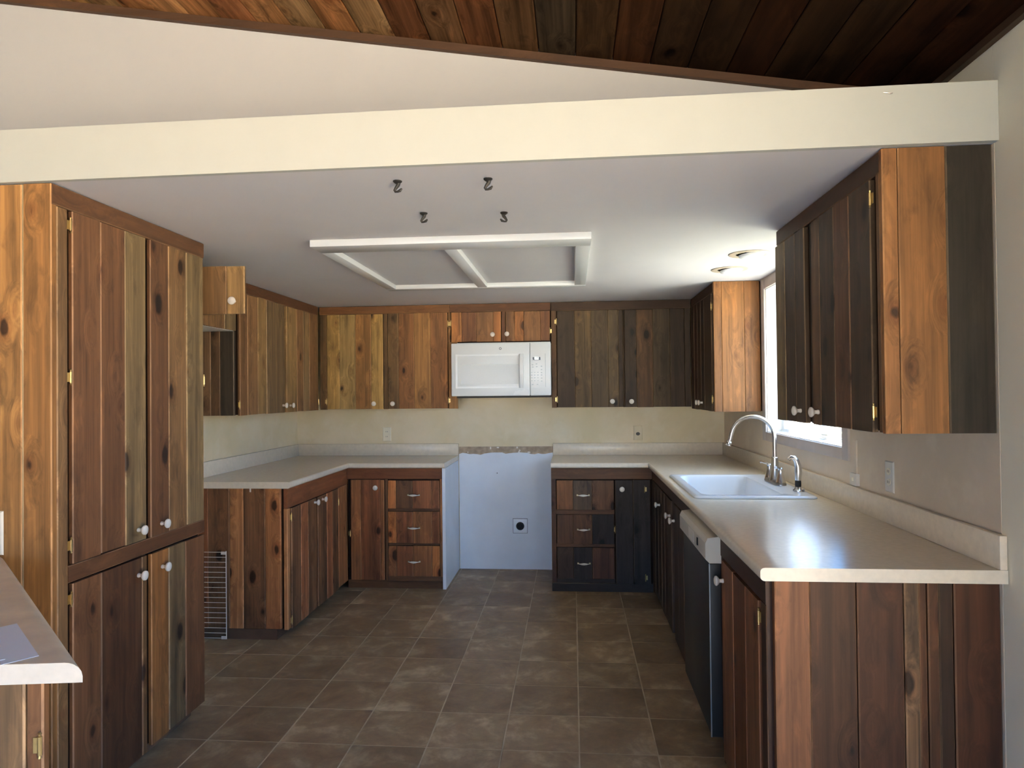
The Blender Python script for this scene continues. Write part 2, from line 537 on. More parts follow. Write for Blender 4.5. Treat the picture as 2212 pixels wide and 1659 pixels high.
def planks(parent, fr, us, v0, v1, d0, d1, cols, mat='w'):
    for i in range(len(us)-1):
        board('plank', fr, us[i]+.0008, us[i+1]-.0008, v0, v1, d0, d1, parent, C[cols[i]], 'v', mat)

# ------------------------------------------------------------------ the setting
def room():
    # floor slab (grout shows between the tiles)
    g = struct(box('floor', -5.6, XR, 2.126, YB, -.12, -.0012, 'grout'), 'brown stone tile floor with pale grout running through the kitchen')
    struct(box('floor_front', -5.6, XR, YF, 2.125, -.12, 0, 'carpet'), 'unseen front room carpet behind the viewer, pale to bounce light')  # unseen floor, made pale so it throws daylight up to the ceilings
    tx, ty, s = -.9018, 2.7373, .3048
    me = None
    for i in range(-5, 6):
        for j in range(-2, 10):
            x0, y0 = tx+i*s, ty+j*s
            x1, y1 = x0+s, y0+s
            if x0 < XL+.0 and x1 < XL+.15: continue
            if x0 > .56: continue
            if x1 < -1.70 and y1 < 3.0: continue
            if x1 < -1.72 and y0 > 3.95: continue
            if y0 > 4.97 and (x1 < -.93 or x0 > -.14): continue
            X0, X1, Y0, Y1 = max(x0, XL)+.0028, min(x1, .60)-.0028, y0+.0028, min(y1, YB)-.0028
            full = (X1-X0 > s-.008 and Y1-Y0 > s-.008)
            if full and me:
                link('tile', me, g, ((X0+X1)/2, (Y0+Y1)/2, -.0045))
                continue
            o = obj('tile', tile_v(X0, X1, Y0, Y1), TF, 'tile', g, smooth=False)
            if full: me = o.data
TF = [(0, 1, 2, 3), (0, 4, 5, 1), (1, 5, 6, 2), (2, 6, 7, 3), (3, 7, 4, 0), (4, 8, 9, 5), (5, 9, 10, 6), (6, 10, 11, 7), (7, 11, 8, 4), (8, 11, 10, 9)]
def tile_v(a, b, c, d):
    e = .0012
    top = [(a+e, c+e, 0), (b-e, c+e, 0), (b-e, d-e, 0), (a+e, d-e, 0)]
    mid = [(a, c, -.0008), (b, c, -.0008), (b, d, -.0008), (a, d, -.0008)]
    return top + mid + [(x, y, -.009) for x, y, z in mid]
room()
def wall_with_holes(name, fixed, axis, us, vs, holes, mat, th, label):
    """wall slab in a plane of constant x or y, as a grid of cells with openings; th is its thickness away from the room"""
    verts, faces, idx = [], [], {}
    def V(i, j, k):
        key = (i, j, k)
        if key not in idx:
            idx[key] = len(verts)
            f = fixed + (th if k else 0)
            verts.append((f, us[i], vs[j]) if axis == 'x' else (us[i], f, vs[j]))
        return idx[key]
    nu, nv = len(us)-1, len(vs)-1
    solid = lambda i, j: 0 <= i < nu and 0 <= j < nv and (i, j) not in holes
    for i in range(nu):
        for j in range(nv):
            if not solid(i, j): continue
            for k in (0, 1):
                faces.append((V(i, j, k), V(i+1, j, k), V(i+1, j+1, k), V(i, j+1, k)))
            for (di, dj, a, b) in ((-1, 0, (0, 0), (0, 1)), (1, 0, (1, 0), (1, 1)), (0, -1, (0, 0), (1, 0)), (0, 1, (0, 1), (1, 1))):
                if not solid(i+di, j+dj):
                    faces.append((V(i+a[0], j+a[1], 0), V(i+b[0], j+b[1], 0), V(i+b[0], j+b[1], 1), V(i+a[0], j+a[1], 1)))
    return struct(obj(name, verts, faces, mat), label)
WY0, WY1, WZ0, WZ1 = 3.14, 4.33, 1.16, 2.034
box_back = wall_with_holes('wall_back', YB, 'y', [XL, XR], [-.05, 2.2], set(), 'wallb', .12, 'stained cream back wall above the worktops and range gap')
wall_with_holes('wall_left', XL, 'x', [2.06, YB+.12], [-.05, 2.2], set(), 'wallb', -.12, 'stained cream left wall above the left worktop')
wall_with_holes('wall_right', XR, 'x', [2.035, WY0, WY1, YB+.12], [-.05, WZ0, WZ1, 2.2], {(1, 1)}, 'wallr', .14, 'tan right wall around the sink window')
wall_with_holes('wall_right_front', XR+.001, 'x', [YF, PY0, PY1, 2.034], [-.05, .04, PZ1, 3.4], {(1, 1)}, 'cream', .14, 'plain cream right wall nearest the viewer')
wall_with_holes('wall_right_upper', XR+.001, 'x', [2.035, YG+.1], [2.2, 3.4], set(), 'cream', .14, 'small cream wall triangle above the beam end')
struct(obj('ceiling', [(XL, 2.060, ZC), (XR, 2.033, ZC), (XR, YB, ZC), (XL, YB, ZC), (XL, 2.060, ZC+.08), (XR, 2.033, ZC+.08), (XR, YB, ZC+.08), (XL, YB, ZC+.08)], BOXF, 'ceil'), 'flat white kitchen ceiling behind the cream beam')
struct(obj('trim_1', [(-2.6, 2.045, ZC), (XR, 2.012, ZC), (XR, 2.0325, ZC), (-2.6, 2.0645, ZC), (-2.6, 2.045, 2.2685), (XR, 2.012, 2.2685), (XR, 2.0325, 2.2685), (-2.6, 2.0645, 2.2685)], BOXF, 'beam'),
       'broad cream painted beam across the front of the kitchen')
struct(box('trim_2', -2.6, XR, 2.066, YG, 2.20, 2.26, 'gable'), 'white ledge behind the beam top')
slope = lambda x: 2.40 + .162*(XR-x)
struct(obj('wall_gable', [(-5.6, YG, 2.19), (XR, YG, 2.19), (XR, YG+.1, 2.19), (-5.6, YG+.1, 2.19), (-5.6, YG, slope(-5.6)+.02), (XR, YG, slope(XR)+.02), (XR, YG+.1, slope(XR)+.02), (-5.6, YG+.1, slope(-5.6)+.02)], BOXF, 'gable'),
       'white wall above the beam, cut off by the sloping plank ceiling')
struct(box('wall_left_front', -5.6, XL-.001, 2.08, YG-.001, -.05, 2.185, 'gable'), 'white wall out of sight left of the pantry')
# sloping plank ceiling of the front room
cs = struct(obj('ceiling_sloped', [(-5.6, YF, slope(-5.6)+.022), (XR, YF, slope(XR)+.022), (XR, YG+.1, slope(XR)+.022), (-5.6, YG+.1, slope(-5.6)+.022),
            (-5.6, YF, slope(-5.6)+.12), (XR, YF, slope(XR)+.12), (XR, YG+.1, slope(XR)+.12), (-5.6, YG+.1, slope(-5.6)+.12)], BOXF, 'dark'), 'dark wooden plank ceiling sloping down to the right')
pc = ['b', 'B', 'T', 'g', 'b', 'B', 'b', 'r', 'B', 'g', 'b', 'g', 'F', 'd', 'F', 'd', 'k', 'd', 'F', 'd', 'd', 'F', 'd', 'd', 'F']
x = .025 - .128*17
i = 0
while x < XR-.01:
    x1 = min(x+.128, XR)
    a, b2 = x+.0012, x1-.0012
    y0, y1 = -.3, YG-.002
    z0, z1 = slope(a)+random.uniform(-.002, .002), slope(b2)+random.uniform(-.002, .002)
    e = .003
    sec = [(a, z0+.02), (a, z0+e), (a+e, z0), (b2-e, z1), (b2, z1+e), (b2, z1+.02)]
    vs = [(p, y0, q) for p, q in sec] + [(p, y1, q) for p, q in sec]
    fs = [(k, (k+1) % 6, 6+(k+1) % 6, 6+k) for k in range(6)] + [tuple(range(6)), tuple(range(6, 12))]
    obj('plank', vs, fs, ['ceilwood', 'ceilwood'], cs, tuple(v*q*(.68 if i < 15 else .48 if i < 17 else .24 if i < 19 else .13) for v, q in zip(C[pc[min(i, len(pc)-1)]], (1.0, .80, .54))))  # planks darken towards the right: fading light put into their colours
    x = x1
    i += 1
# dark moulding along the gable
vs = []
for yy in (YG-.022, YG-.001):
    vs += [(-5.5, yy, slope(-5.5)-.030), (XR-.001, yy, slope(XR)-.030), (XR-.001, yy, slope(XR)-.002), (-5.5, yy, slope(-5.5)-.002)]
struct(obj('trim_3', vs, [(0, 1, 2, 3), (4, 5, 6, 7), (0, 1, 5, 4), (1, 2, 6, 5), (2, 3, 7, 6), (3, 0, 4, 7)], 'rx', None, (.045, .02, .009)), 'narrow dark wood moulding under the plank ceiling')
vs = []
for xx in (XR-.022, XR-.001):
    vs += [(xx, -3.5, slope(XR)-.025), (xx, YG-.025, slope(XR)-.025), (xx, YG-.025, slope(XR)-.002), (xx, -3.5, slope(XR)-.002)]
struct(obj('trim_4', vs, [(0, 1, 2, 3), (4, 5, 6, 7), (0, 1, 5, 4), (1, 2, 6, 5), (2, 3, 7, 6), (3, 0, 4, 7)], 'ry', None, (.03, .015, .008)), 'narrow dark wood moulding along the right wall top')
# the front room behind the viewer, with wide glazed openings
wall_with_holes('wall_front', YF, 'y', [-5.6, -4.6, .3, XR], [-.05, .10, 2.25, 3.6], {(1, 1)}, 'gable', -.14, 'front room wall with a wide patio opening behind the viewer')
wall_with_holes('wall_side', -5.6, 'x', [YF, 2.5], [-.05, 3.6], set(), 'gable', -.14, 'front room side wall out of sight left of the viewer')
# outside
struct(box('ground', -40, 1.4, -40, 40, -.6, -.25, 'grass'), 'dry pale ground outside behind the viewer')
struct(box('lawn', 1.4, 40, 1.6, 40, -.6, -.25, 'leaf'), 'worn lawn outside the sink window')
struct(box('patio', 1.4, 40, -40, 1.59, -.6, -.22, 'patio'), 'unseen pale patio added outside the right wall to bounce light')  # unseen slab added to send warm bounced light through the opening

# ------------------------------------------------------------------ window
def window():
    o = struct(box('window_1', XR+.085, XR+.135, WY0, WY0+.045, WZ0, WZ1, 'vinyl'), 'white sliding window over the sink behind the right upper cabinet')
    p = o
    box('frame', XR+.085, XR+.135, WY1-.045, WY1, WZ0, WZ1, 'vinyl', p)
    box('frame', XR+.085, XR+.135, WY0+.045, WY1-.045, WZ0, WZ0+.022, 'vinyl', p)
    box('frame', XR+.085, XR+.135, WY0+.045, WY1-.045, WZ1-.045, WZ1, 'vinyl', p)
    ym = 3.70
    box('mullion', XR+.090, XR+.130, ym-.02, ym+.02, WZ0+.022, WZ1-.045, 'vinyl', p)
    box('sash_rail', XR+.095, XR+.120, WY0+.045, ym-.02, WZ0+.022, WZ0+.044, 'vinyl', p)
    box('sash_rail', XR+.095, XR+.120, WY0+.045, ym-.02, WZ1-.075, WZ1-.045, 'vinyl', p)
    box('track', XR+.078, XR+.085, WY0, WY1, WZ0, WZ0+.012, 'vinyl', p)
    box('pane', XR+.106, XR+.110, WY0+.045, ym-.02, WZ0+.044, WZ1-.075, 'glass', p)
    box('pane', XR+.112, XR+.116, ym+.02, WY1-.045, WZ0+.022, WZ1-.045, 'screen', p)
    # painted reveal and casing
    box('sill', XR, XR+.085, WY0, WY1, WZ0-.004, WZ0+.004, 'vinyl', p)
    box('reveal', XR+.001, XR+.085, WY1-.004, WY1+.003, WZ0, WZ1, 'vinyl', p)
    box('reveal', XR+.001, XR+.085, WY0-.003, WY0+.004, WZ0, WZ1, 'vinyl', p)
    box('reveal', XR+.001, XR+.085, WY0, WY1, WZ1-.004, WZ1+.003, 'vinyl', p)
    box('casing', XR-.012, XR, WY0-.067, WY0, 1.107, ZC, 'casing', p, bev=.002)
    box('casing', XR-.012, XR, WY1, 4.40, 1.107, ZC, 'casing', p, bev=.002)
    box('casing', XR-.012, XR, WY0, WY1, 1.107, WZ0, 'casing', p, bev=.002)
    box('casing', XR-.012, XR, WY0, WY1, WZ1, ZC, 'casing', p, bev=.002)
window()

# ------------------------------------------------------------------ cabinets
fL = lambda x: Fr('x+', x)
fR = lambda x: Fr('x-', x)
fB = lambda y: Fr('y-', y)
def pantry():
    t = thing('pantry_cabinet', 'tall honey and brown plank pantry cabinet at the left end of the kitchen', 'cabinet', (-1.95, 2.5, 0))
    box('carcass', XL+.003, -1.672, 2.074, 2.952, .055, ZC-.003, 'dark', t)
    box('toe_kick', XL+.003, -1.70, 2.076, 2.94, 0, .055, 'toe', t)
    s = fB(2.074)
    planks(t, s, [-2.262, -2.10, -1.92, -1.7475], .0, ZC-.003, 0, .020, 'hhh')
    board('plank', s, -1.7472, -1.7430, 0, ZC-.003, 0, .018, t, C['w'], 'v', 's', c=.001)
    board('plank', s, -1.7425, -1.645, 0, ZC-.003, 0, .021, t, C['H'], 'v')
    f = fL(-1.672)
    stile(f, 2.075, 2.122, .0, 2.03, 0, .029, t, 'B')
    stile(f, 2.540, 2.560, .05, 2.03, 0, .010, t, 'd')
    rail(f, 2.055, 2.957, 2.032, ZC-.003, 0, .031, t, 'f')
    rail(f, 2.122, 2.957, .808, .864, 0, .029, t, 'f')
    d = .012
    door(t, f, [2.139, 2.277, 2.41, 2.536], .869, 2.029, d, 'rrG', (2.480, .911), [(2.130, 1.982), (2.130, 1.481), (2.130, .93)])
    door(t, f, [2.563, 2.686, 2.815, 2.950], .867, 2.029, d, 'rBG', (2.628, .908), [(2.955, 1.484)], -1)
    door(t, f, [2.139, 2.277, 2.505, 2.536], .052, .803, d, 'rFb', (2.480, .740), [(2.130, .755), (2.130, .16)])
    door(t, f, [2.563, 2.680, 2.800, 2.950], .062, .800, d, 'ogr', (2.632, .735))
CS = (.56,.53,.40)
pantry()
def over_fridge():
    t = thing('over_fridge_cabinet', 'small high cabinet beside the pantry with one door standing open', 'cabinet', (-2.1, 3.4, 1.795))
    f = fL(-1.985)
    # hollow box with a white bottom board
    box('bottom_board', XL+.003, -1.985, 2.957, 3.902, 1.795, 1.81, 'white', t)
    box('back_board', XL+.003, XL+.015, 2.957, 3.902, 1.81, ZC-.003, 'dark', t)
    box('side_board', XL+.015, -1.985, 2.957, 2.972, 1.81, ZC-.003, 'dark', t)
    rail(f, 2.957, 3.902, 2.035, ZC-.003, 0, .02, t, 'f')
    stile(f, 3.445, 3.475, 1.797, 2.035, 0, .018, t, 'b')
    door(t, f, [3.478, 3.76, 3.895], 1.797, 2.032, .002, 'BG', None)
    door(t, Fr('y-', 3.062), [-1.985, -1.80, -1.578, -1.492], 1.792, 2.010, .002, 'bBt', (-1.540, 1.848), [(-1.983, 1.95)])
CS = (.60,.55,.40)
over_fridge()
def left_upper():
    t = thing('wall_cabinet', 'left wall cabinet with a dark weathered end panel and two plank doors', 'cabinet', (-2.1, 4.5, 1.3))
    box('carcass', XL+.003, -1.983, 3.925, 5.212, 1.30, ZC-.003, 'dark', t)
    planks(t, fB(3.925), [XL+.004, -2.127, -2.07, -1.985], 1.297, ZC-.003, 0, .018, 'ddk')
    f = fL(-1.983)
    rail(f, 3.908, 5.205, 2.032, ZC-.003, 0, .021, t)
    stile(f, 4.576, 4.598, 1.30, 2.03, 0, .012, t, 'd')
    door(t, f, [3.932, 4.028, 4.168, 4.292, 4.573], 1.297, 2.029, .004, 'bBTg', (4.535, 1.345), [(3.924, 1.36), (3.924, 1.95)])
    door(t, f, [4.602, 4.78, 4.90, 5.02, 5.198], 1.297, 2.029, .004, 'TBGB', (4.652, 1.343), [(5.203, 1.36)], -1)
CS = (.66,.60,.46)
left_upper()
def back_left_upper():
    t = thing('wall_cabinet', 'back wall cabinet with olive brown plank doors left of the microwave', 'cabinet', (-1.45, 5.4, 1.3))
    box('carcass', -1.960, -.93, 5.252, YB-.003, 1.30, ZC-.003, 'dark', t)
    f = fB(5.252)
    rail(f, -1.960, -.93, 2.037, ZC-.003, 0, .022, t)
    stile(f, -1.958, -1.906, 1.298, 2.037, 0, .018, t, 'd')
    stile(f, -1.454, -1.422, 1.298, 2.037, 0, .014, t, 'd')
    stile(f, -.944, -.926, 1.810, 2.037, 0, .018, t, 'b')
    stile(f, -.944, -.873, 1.298, 1.808, 0, .018, t, 'b')
    door(t, f, [-1.902, -1.80, -1.675, -1.55, -1.456], 1.300, 2.034, .003, 'TGbT', (-1.524, 1.341), [(-1.907, 1.36)])
    door(t, f, [-1.418, -1.334, -1.21, -1.083, -.949], 1.300, 2.036, .003, 'drbr', (-1.376, 1.340), [(-.943, 1.36), (-.943, 1.95)], -1)
CS = (1.0,.90,.52)
back_left_upper()
def over_microwave():
    t = thing('over_microwave_cabinet', 'short two-door plank cabinet directly above the white microwave', 'cabinet', (-.54, 5.4, 1.8))
    box('carcass', -.922, -.158, 5.252, YB-.003, 1.806, ZC-.003, 'dark', t)
    f = fB(5.252)
    rail(f, -.928, -.158, 2.037, ZC-.003, 0, .022, t)
    stile(f, -.532, -.503, 1.806, 2.037, 0, .016, t, 'f')
    door(t, f, [-.920, -.840, -.724, -.596, -.536], 1.808, 2.034, .003, 'orbo', (-.597, 1.860), [(-.924, 1.95)])
    door(t, f, [-.499, -.433, -.362, -.235, -.162], 1.808, 2.034, .003, 'bobr', (-.488, 1.862), [(-.160, 1.88)], -1)
CS = (.68,.58,.42)
over_microwave()
def back_right_upper():
    t = thing('wall_cabinet', 'back wall cabinet with dark brown plank doors right of the microwave', 'cabinet', (.36, 5.4, 1.3))
    box('carcass', -.151, .884, 5.252, YB-.003, 1.30, ZC-.003, 'dark', t)
    f = fB(5.252)
    rail(f, -.154, .884, 2.032, ZC-.003, 0, .022, t, 'F')
    stile(f, -.153, -.116, 1.298, 2.032, 0, .018, t, 'b')
    stile(f, .386, .393, 1.298, 2.032, 0, .012, t, 'd')
    stile(f, .842, .884, 1.298, 2.032, 0, .018, t, 'd')
    door(t, f, [-.110, .024, .146, .274, .350, .384], 1.300, 2.029, .003, 'dTgGd', (.300, 1.343), [(-.115, 1.36), (-.115, 1.95)])
    door(t, f, [.396, .485, .607, .733, .838], 1.298, 2.029, .003, 'dbgd', (.442, 1.341))
CS = (.29,.265,.20)
back_right_upper()
def corner_upper():
    t = thing('wall_cabinet', 'right corner cabinet with a bright honey end panel left of the window', 'cabinet', (1.03, 4.8, 1.28))
    box('carcass', .908, XR-.003, 4.43, 5.226, 1.285, ZC-.003, 'dark', t)
    s = fB(4.43)
    planks(t, s, [.937, 1.076, 1.172], 1.283, ZC-.003, 0, .020, 'pP')
    stile(s, .889, .935, 1.283, ZC-.003, 0, .022, t, 'P')
    f = fR(.908)
    rail(f, 4.432, 5.226, 2.035, ZC-.003, 0, .020, t, 'F')
    stile(f, 4.432, 4.46, 1.285, 2.033, 0, .018, t, 'd')
    door(t, f, [4.468, 4.60, 4.72, 4.835], 1.285, 2.032, .003, 'ddk', (4.795, 1.335), [(4.462, 1.36), (4.462, 1.95)])
    door(t, f, [4.843, 4.97, 5.09, 5.218], 1.285, 2.032, .003, 'dFd', (4.885, 1.335))
CS = (.42,.34,.25)
corner_upper()
def near_upper():
    t = thing('wall_cabinet', 'nearest right wall cabinet with broad orange and grey end planks by the beam', 'cabinet', (1.03, 2.5, 1.29))
    box('carcass', .904, XR-.003, 2.056, 3.045, 1.292, ZC-.003, 'dark', t)
    s = fB(2.056)
    planks(t, s, [.883, .926, 1.056], 1.288, ZC-.003, 0, .021, 'Oo')
    board('plank', s, 1.0575, XR-.004, 1.288, ZC-.003, 0, .019, t, C['k'], 'v')
    f = fR(.904)
    rail(f, 2.058, 3.05, 2.035, ZC-.003, 0, .020, t, 'F')
    stile(f, 2.058, 2.082, 1.29, 2.035, 0, .020, t, 'b')
    stile(f, 2.615, 2.675, 1.29, 2.035, 0, .010, t, 'k')
    door(t, f, [2.104, 2.26, 2.386, 2.523, 2.610], 1.290, 2.028, .006, 'drdb', (2.545, 1.335), [(2.096, 1.972), (2.096, 1.348)], th=.022)
    door(t, f, [2.680, 2.79, 2.918, 3.045], 1.290, 2.028, .006, 'ddG', (2.735, 1.335), th=.022)
CS = (.40,.38,.30)
near_upper()
def left_base():
    t = thing('base_cabinet', 'left base cabinet with a wide dark plank end panel facing the doorway', 'cabinet', (-1.95, 4.3, 0))
    box('carcass', XL+.003, -1.672, 3.892, 4.945, .06, .875, 'dark', t)
    box('toe_kick', XL+.003, -1.716, 3.873, 4.95, 0, .06, 'toe', t)
    planks(t, fB(3.892), [XL+.004, -2.13, -1.999, -1.915, -1.784, -1.690], .062, .875, 0, .020, 'fdBdb')
    f = fL(-1.672)
    stile(f, 3.873, 3.912, .058, .755, 0, .022, t, 'B')
    rail(f, 3.873, 4.945, .757, .875, 0, .024, t)
    stile(f, 4.748, 4.945, .055, .755, 0, .022, t, 'b')
    stile(f, 4.323, 4.345, .055, .755, 0, .012, t, 'd')
    door(t, f, [3.928, 4.069, 4.18, 4.320], .048, .752, .006, 'drd', (4.285, .728), [(3.920, .70), (3.920, .10)])
    door(t, f, [4.348, 4.51, 4.618, 4.738], .048, .752, .006, 'drd', (4.420, .728), [(4.745, .66)], -1)
    obj('bracket', boxv(-1.874, -1.866, 3.868, 3.871, .853, .8755), BOXF, 'flake', t)
CS = (1.4,1.08,.74)
left_base()
def back_left_base():
    t = thing('base_cabinet', 'back base cabinet with three drawers left of the range gap', 'cabinet', (-1.3, 5.2, 0))
    box('carcass', -1.646, -.945, 4.954, YB-.003, .06, .875, 'dark', t)
    box('toe_kick', -1.648, -.945, 4.965, YB-.003, 0, .06, 'toe', t)
    box('side_panel', -.944, -.921, 4.934, YB-.008, .0, .874, 'bluewhite', t)
    f = fB(4.952)
    rail(f, -1.648, -.946, .795, .875, 0, .022, t)
    rail(f, -1.648, -.946, .0, .060, 0, .006, t, 'd', 'base_board')
    rail(f, -1.345, -.946, .058, .092, 0, .018, t, 'd')
    rail(f, -1.345, -.946, .561, .582, 0, .012, t, 'd')
    rail(f, -1.345, -.946, .314, .330, 0, .012, t, 'd')
    stile(f, -.962, -.946, .06, .795, 0, .018, t, 'b')
    stile(f, -1.368, -1.349, .06, .795, 0, .014, t, 'd')
    door(t, f, [-1.622, -1.546, -1.40, -1.372], .063, .790, .003, 'brb', (-1.430, .735), [(-1.628, .40)])
    for (a, b2, cols) in ((.584, .784, 'odrr'), (.333, .559, 'orbr'), (.094, .312, 'brbo')):
        o = door(t, f, [-1.345, -1.284, -1.161, -1.021, -.965], a, b2, .003, cols, name='drawer')
        pull(f, -1.153, (a+b2)/2-.003, .023, o)
CS = (1.1,.85,.58)
back_left_base()
def back_right_base():
    t = thing('base_cabinet', 'back base cabinet with three blackened drawers right of the range gap', 'cabinet', (.2, 5.2, 0))
    box('carcass', -.152, .56, 4.952, YB-.003, .06, .875, 'dark', t)
    box('toe_kick', -.152, .56, 4.965, YB-.003, 0, .06, 'toe', t)
    f = fB(4.952)
    rail(f, -.156, .552, .795, .875, 0, .022, t, 'b')
    rail(f, -.156, .552, .0, .060, 0, .022, t, 'k', 'base_board')
    rail(f, -.122, .288, .060, .090, 0, .014, t, 'k')
    rail(f, -.122, .288, .546, .578, 0, .016, t, 'b')
    rail(f, -.122, .288, .313, .336, 0, .016, t, 'b')
    stile(f, -.156, -.124, .06, .795, 0, .018, t, 'f')
    for (a, b2, cols) in ((.580, .788, 'ogb'), (.338, .544, 'bbk'), (.092, .311, 'dkr')):
        o = door(t, f, [-.118, -.003, .131, .286], a, b2, .003, cols, name='drawer')
        pull(f, .070, (a+b2)/2-.001, .023, o)
    o = door(t, f, [.296, .420, .540], .058, .788, .003, 'kk', (.342, .728))
    for v in (.725, .104):
        hinge(f, .503, v, .023, o, -1)
    hinge(f, .291, .44, .015, o, 1)
CS = (.48,.42,.38)
back_right_base()
def sink_base():
    t = thing('base_cabinet', 'dark sink base cabinet between the back corner and the dishwasher', 'cabinet', (.87, 4.1, 0))
    X0 = .574
    box('side_board', X0, XR-.003, 3.305, 3.323, .06, .875, 'dark', t)
    box('bottom_board', X0, XR-.003, 3.323, 4.90, .06, .078, 'dark', t)
    box('back_board', XR-.015, XR-.003, 3.323, 4.90, .078, .875, 'dark', t)
    box('toe_kick', .60, .62, 3.31, 4.90, 0, .06, 'toe', t)
    f = fR(X0)
    rail(f, 3.305, 4.925, .80, .875, 0, .022, t, 'F')
    stile(f, 3.305, 3.375, .02, .80, 0, .022, t, 'o')
    stile(f, 3.885, 3.965, .05, .80, 0, .012, t, 'k')
    stile(f, 4.395, 4.425, .05, .80, 0, .012, t, 'k')
    door(t, f, [3.385, 3.55, 3.72, 3.88], .05, .795, .004, 'bdd', (3.845, .705))
    door(t, f, [3.970, 4.12, 4.26, 4.39], .05, .795, .004, 'dFd', (4.005, .705))
    door(t, f, [4.430, 4.58, 4.74, 4.89], .05, .795, .004, 'dkd', (4.475, .690))
CS = (.40,.36,.32)
sink_base()
def end_base():
    t = thing('base_cabinet', 'nearest right base cabinet with a broad brown plank end under the worktop', 'cabinet', (.87, 2.35, 0))
    box('carcass', .574, XR-.003, 2.06, 2.672, .02, .875, 'dark', t)
    s = fB(2.06)
    us = [.569, .667, .797, .924, .965, .988, 1.019, 1.059, XR-.002]
    for i, (c_, mt, dd) in enumerate(zip('xbrybbdr', 'wwwsswww', (.024, .020, .022, .023, .018, .022, .019, .021))):
        board('plank', s, us[i]+.001, us[i+1]-.001, 0, .875, 0, dd, t, C[c_], 'v', mt)
    f = fR(.574)
    rail(f, 2.062, 2.672, .79, .875, 0, .022, t, 'f')
    stile(f, 2.062, 2.118, .0, .79, 0, .022, t, 'f')
    stile(f, 2.655, 2.672, .02, .79, 0, .018, t, 'd')
    rail(f, 2.118, 2.655, .0, .05, 0, .006, t, 'd', 'base_board')
    door(t, f, [2.140, 2.30, 2.47, 2.650], .045, .782, .004, 'xox', (2.615, .712), [(2.131, .737), (2.131, .15)])
CS = (.25,.165,.11)
end_base()

# ------------------------------------------------------------------ worktops
def worktop(name, label, xs, ys, keep, front, z0=.8765, z1=CT, r=.012):
    """slab from grid cells; front(a, b) says which upper edges are rounded"""
    bm = bmesh.new()
    vv = {}
    def V(i, j):
        if (i, j) not in vv:
            vv[(i, j)] = bm.verts.new((xs[i], ys[j], z0))
        return vv[(i, j)]
    for i in range(len(xs)-1):
        for j in range(len(ys)-1):
            if keep(i, j):
                bm.faces.new((V(i, j), V(i+1, j), V(i+1, j+1), V(i, j+1)))
    ext = bmesh.ops.extrude_face_region(bm, geom=bm.faces[:])
    bmesh.ops.translate(bm, vec=(0, 0, z1-z0), verts=[g for g in ext['geom'] if isinstance(g, bmesh.types.BMVert)])
    bmesh.ops.recalc_face_normals(bm, faces=bm.faces)
    es = [e for e in bm.edges if len(e.link_faces) == 2 and abs(e.link_faces[0].normal.dot(e.link_faces[1].normal)) < .5
          and abs(e.verts[0].co.z-e.verts[1].co.z) < 1e-5 and front(e.verts[0].co, e.verts[1].co)]
    bmesh.ops.bevel(bm, geom=es, offset=r, segments=4, profile=.5, affect='EDGES')
    bm.verts.index_update()
    v = [tuple(q.co) for q in bm.verts]
    fs = [[q.index for q in f.verts] for f in bm.faces]
    bm.free()
    t = thing(name, label, 'worktop', ((xs[0]+xs[-1])/2, (ys[0]+ys[-1])/2, z0))
    obj('slab', v, fs, 'lam', t, smooth=True)
    return t
G = .0015
XLF, XGL, XGR, XRF, YCF = -1.6235, -.9205, -.157, .5235, 4.902
t = worktop('worktop', 'almond laminate worktop in an L along the left and back walls', [XL+G, XLF, XGL], [3.848, YCF, YB-G], lambda i, j: not (i == 1 and j == 0),
            lambda a, b: (abs(a.x-b.x) < 1e-5 and abs(a.x-XLF) < 1e-4 and max(a.y, b.y) < YCF+.01) or (abs(a.y-b.y) < 1e-5 and abs(a.y-YCF) < 1e-4 and min(a.x, b.x) > XLF-.01))
ZB = 1.0086
def splash(t, pts):
    for (x0, x1, y0, y1) in pts:
        box('backsplash', x0, x1, y0, y1, CT, ZB, 'lam', t, bev=.003)
splash(t, [(XL+G, XL+.022, 3.848, YB-.022), (XL+G, XGL, YB-.022, YB-G)])
SX0, SX1, SY0, SY1 = .60, 1.09, 3.29, 4.10
t = worktop('worktop', 'almond laminate worktop with the sink in an L along the right wall', [XGR, XRF, SX0, SX1, XR-G], [2.006, SY0, SY1, YCF, YB-G],
            lambda i, j: not (i == 0 and j < 3) and not (i == 2 and j == 1),
            lambda a, b: (abs(a.x-XRF) < 1e-4 and abs(b.x-XRF) < 1e-4 and max(a.y, b.y) < YCF+.01) or (abs(a.y-YCF) < 1e-4 and abs(b.y-YCF) < 1e-4 and max(a.x, b.x) < XRF+.01))
splash(t, [(XR-.022, XR-G, 2.006, YB-.022), (XGR, XR-G, YB-.022, YB-G)])

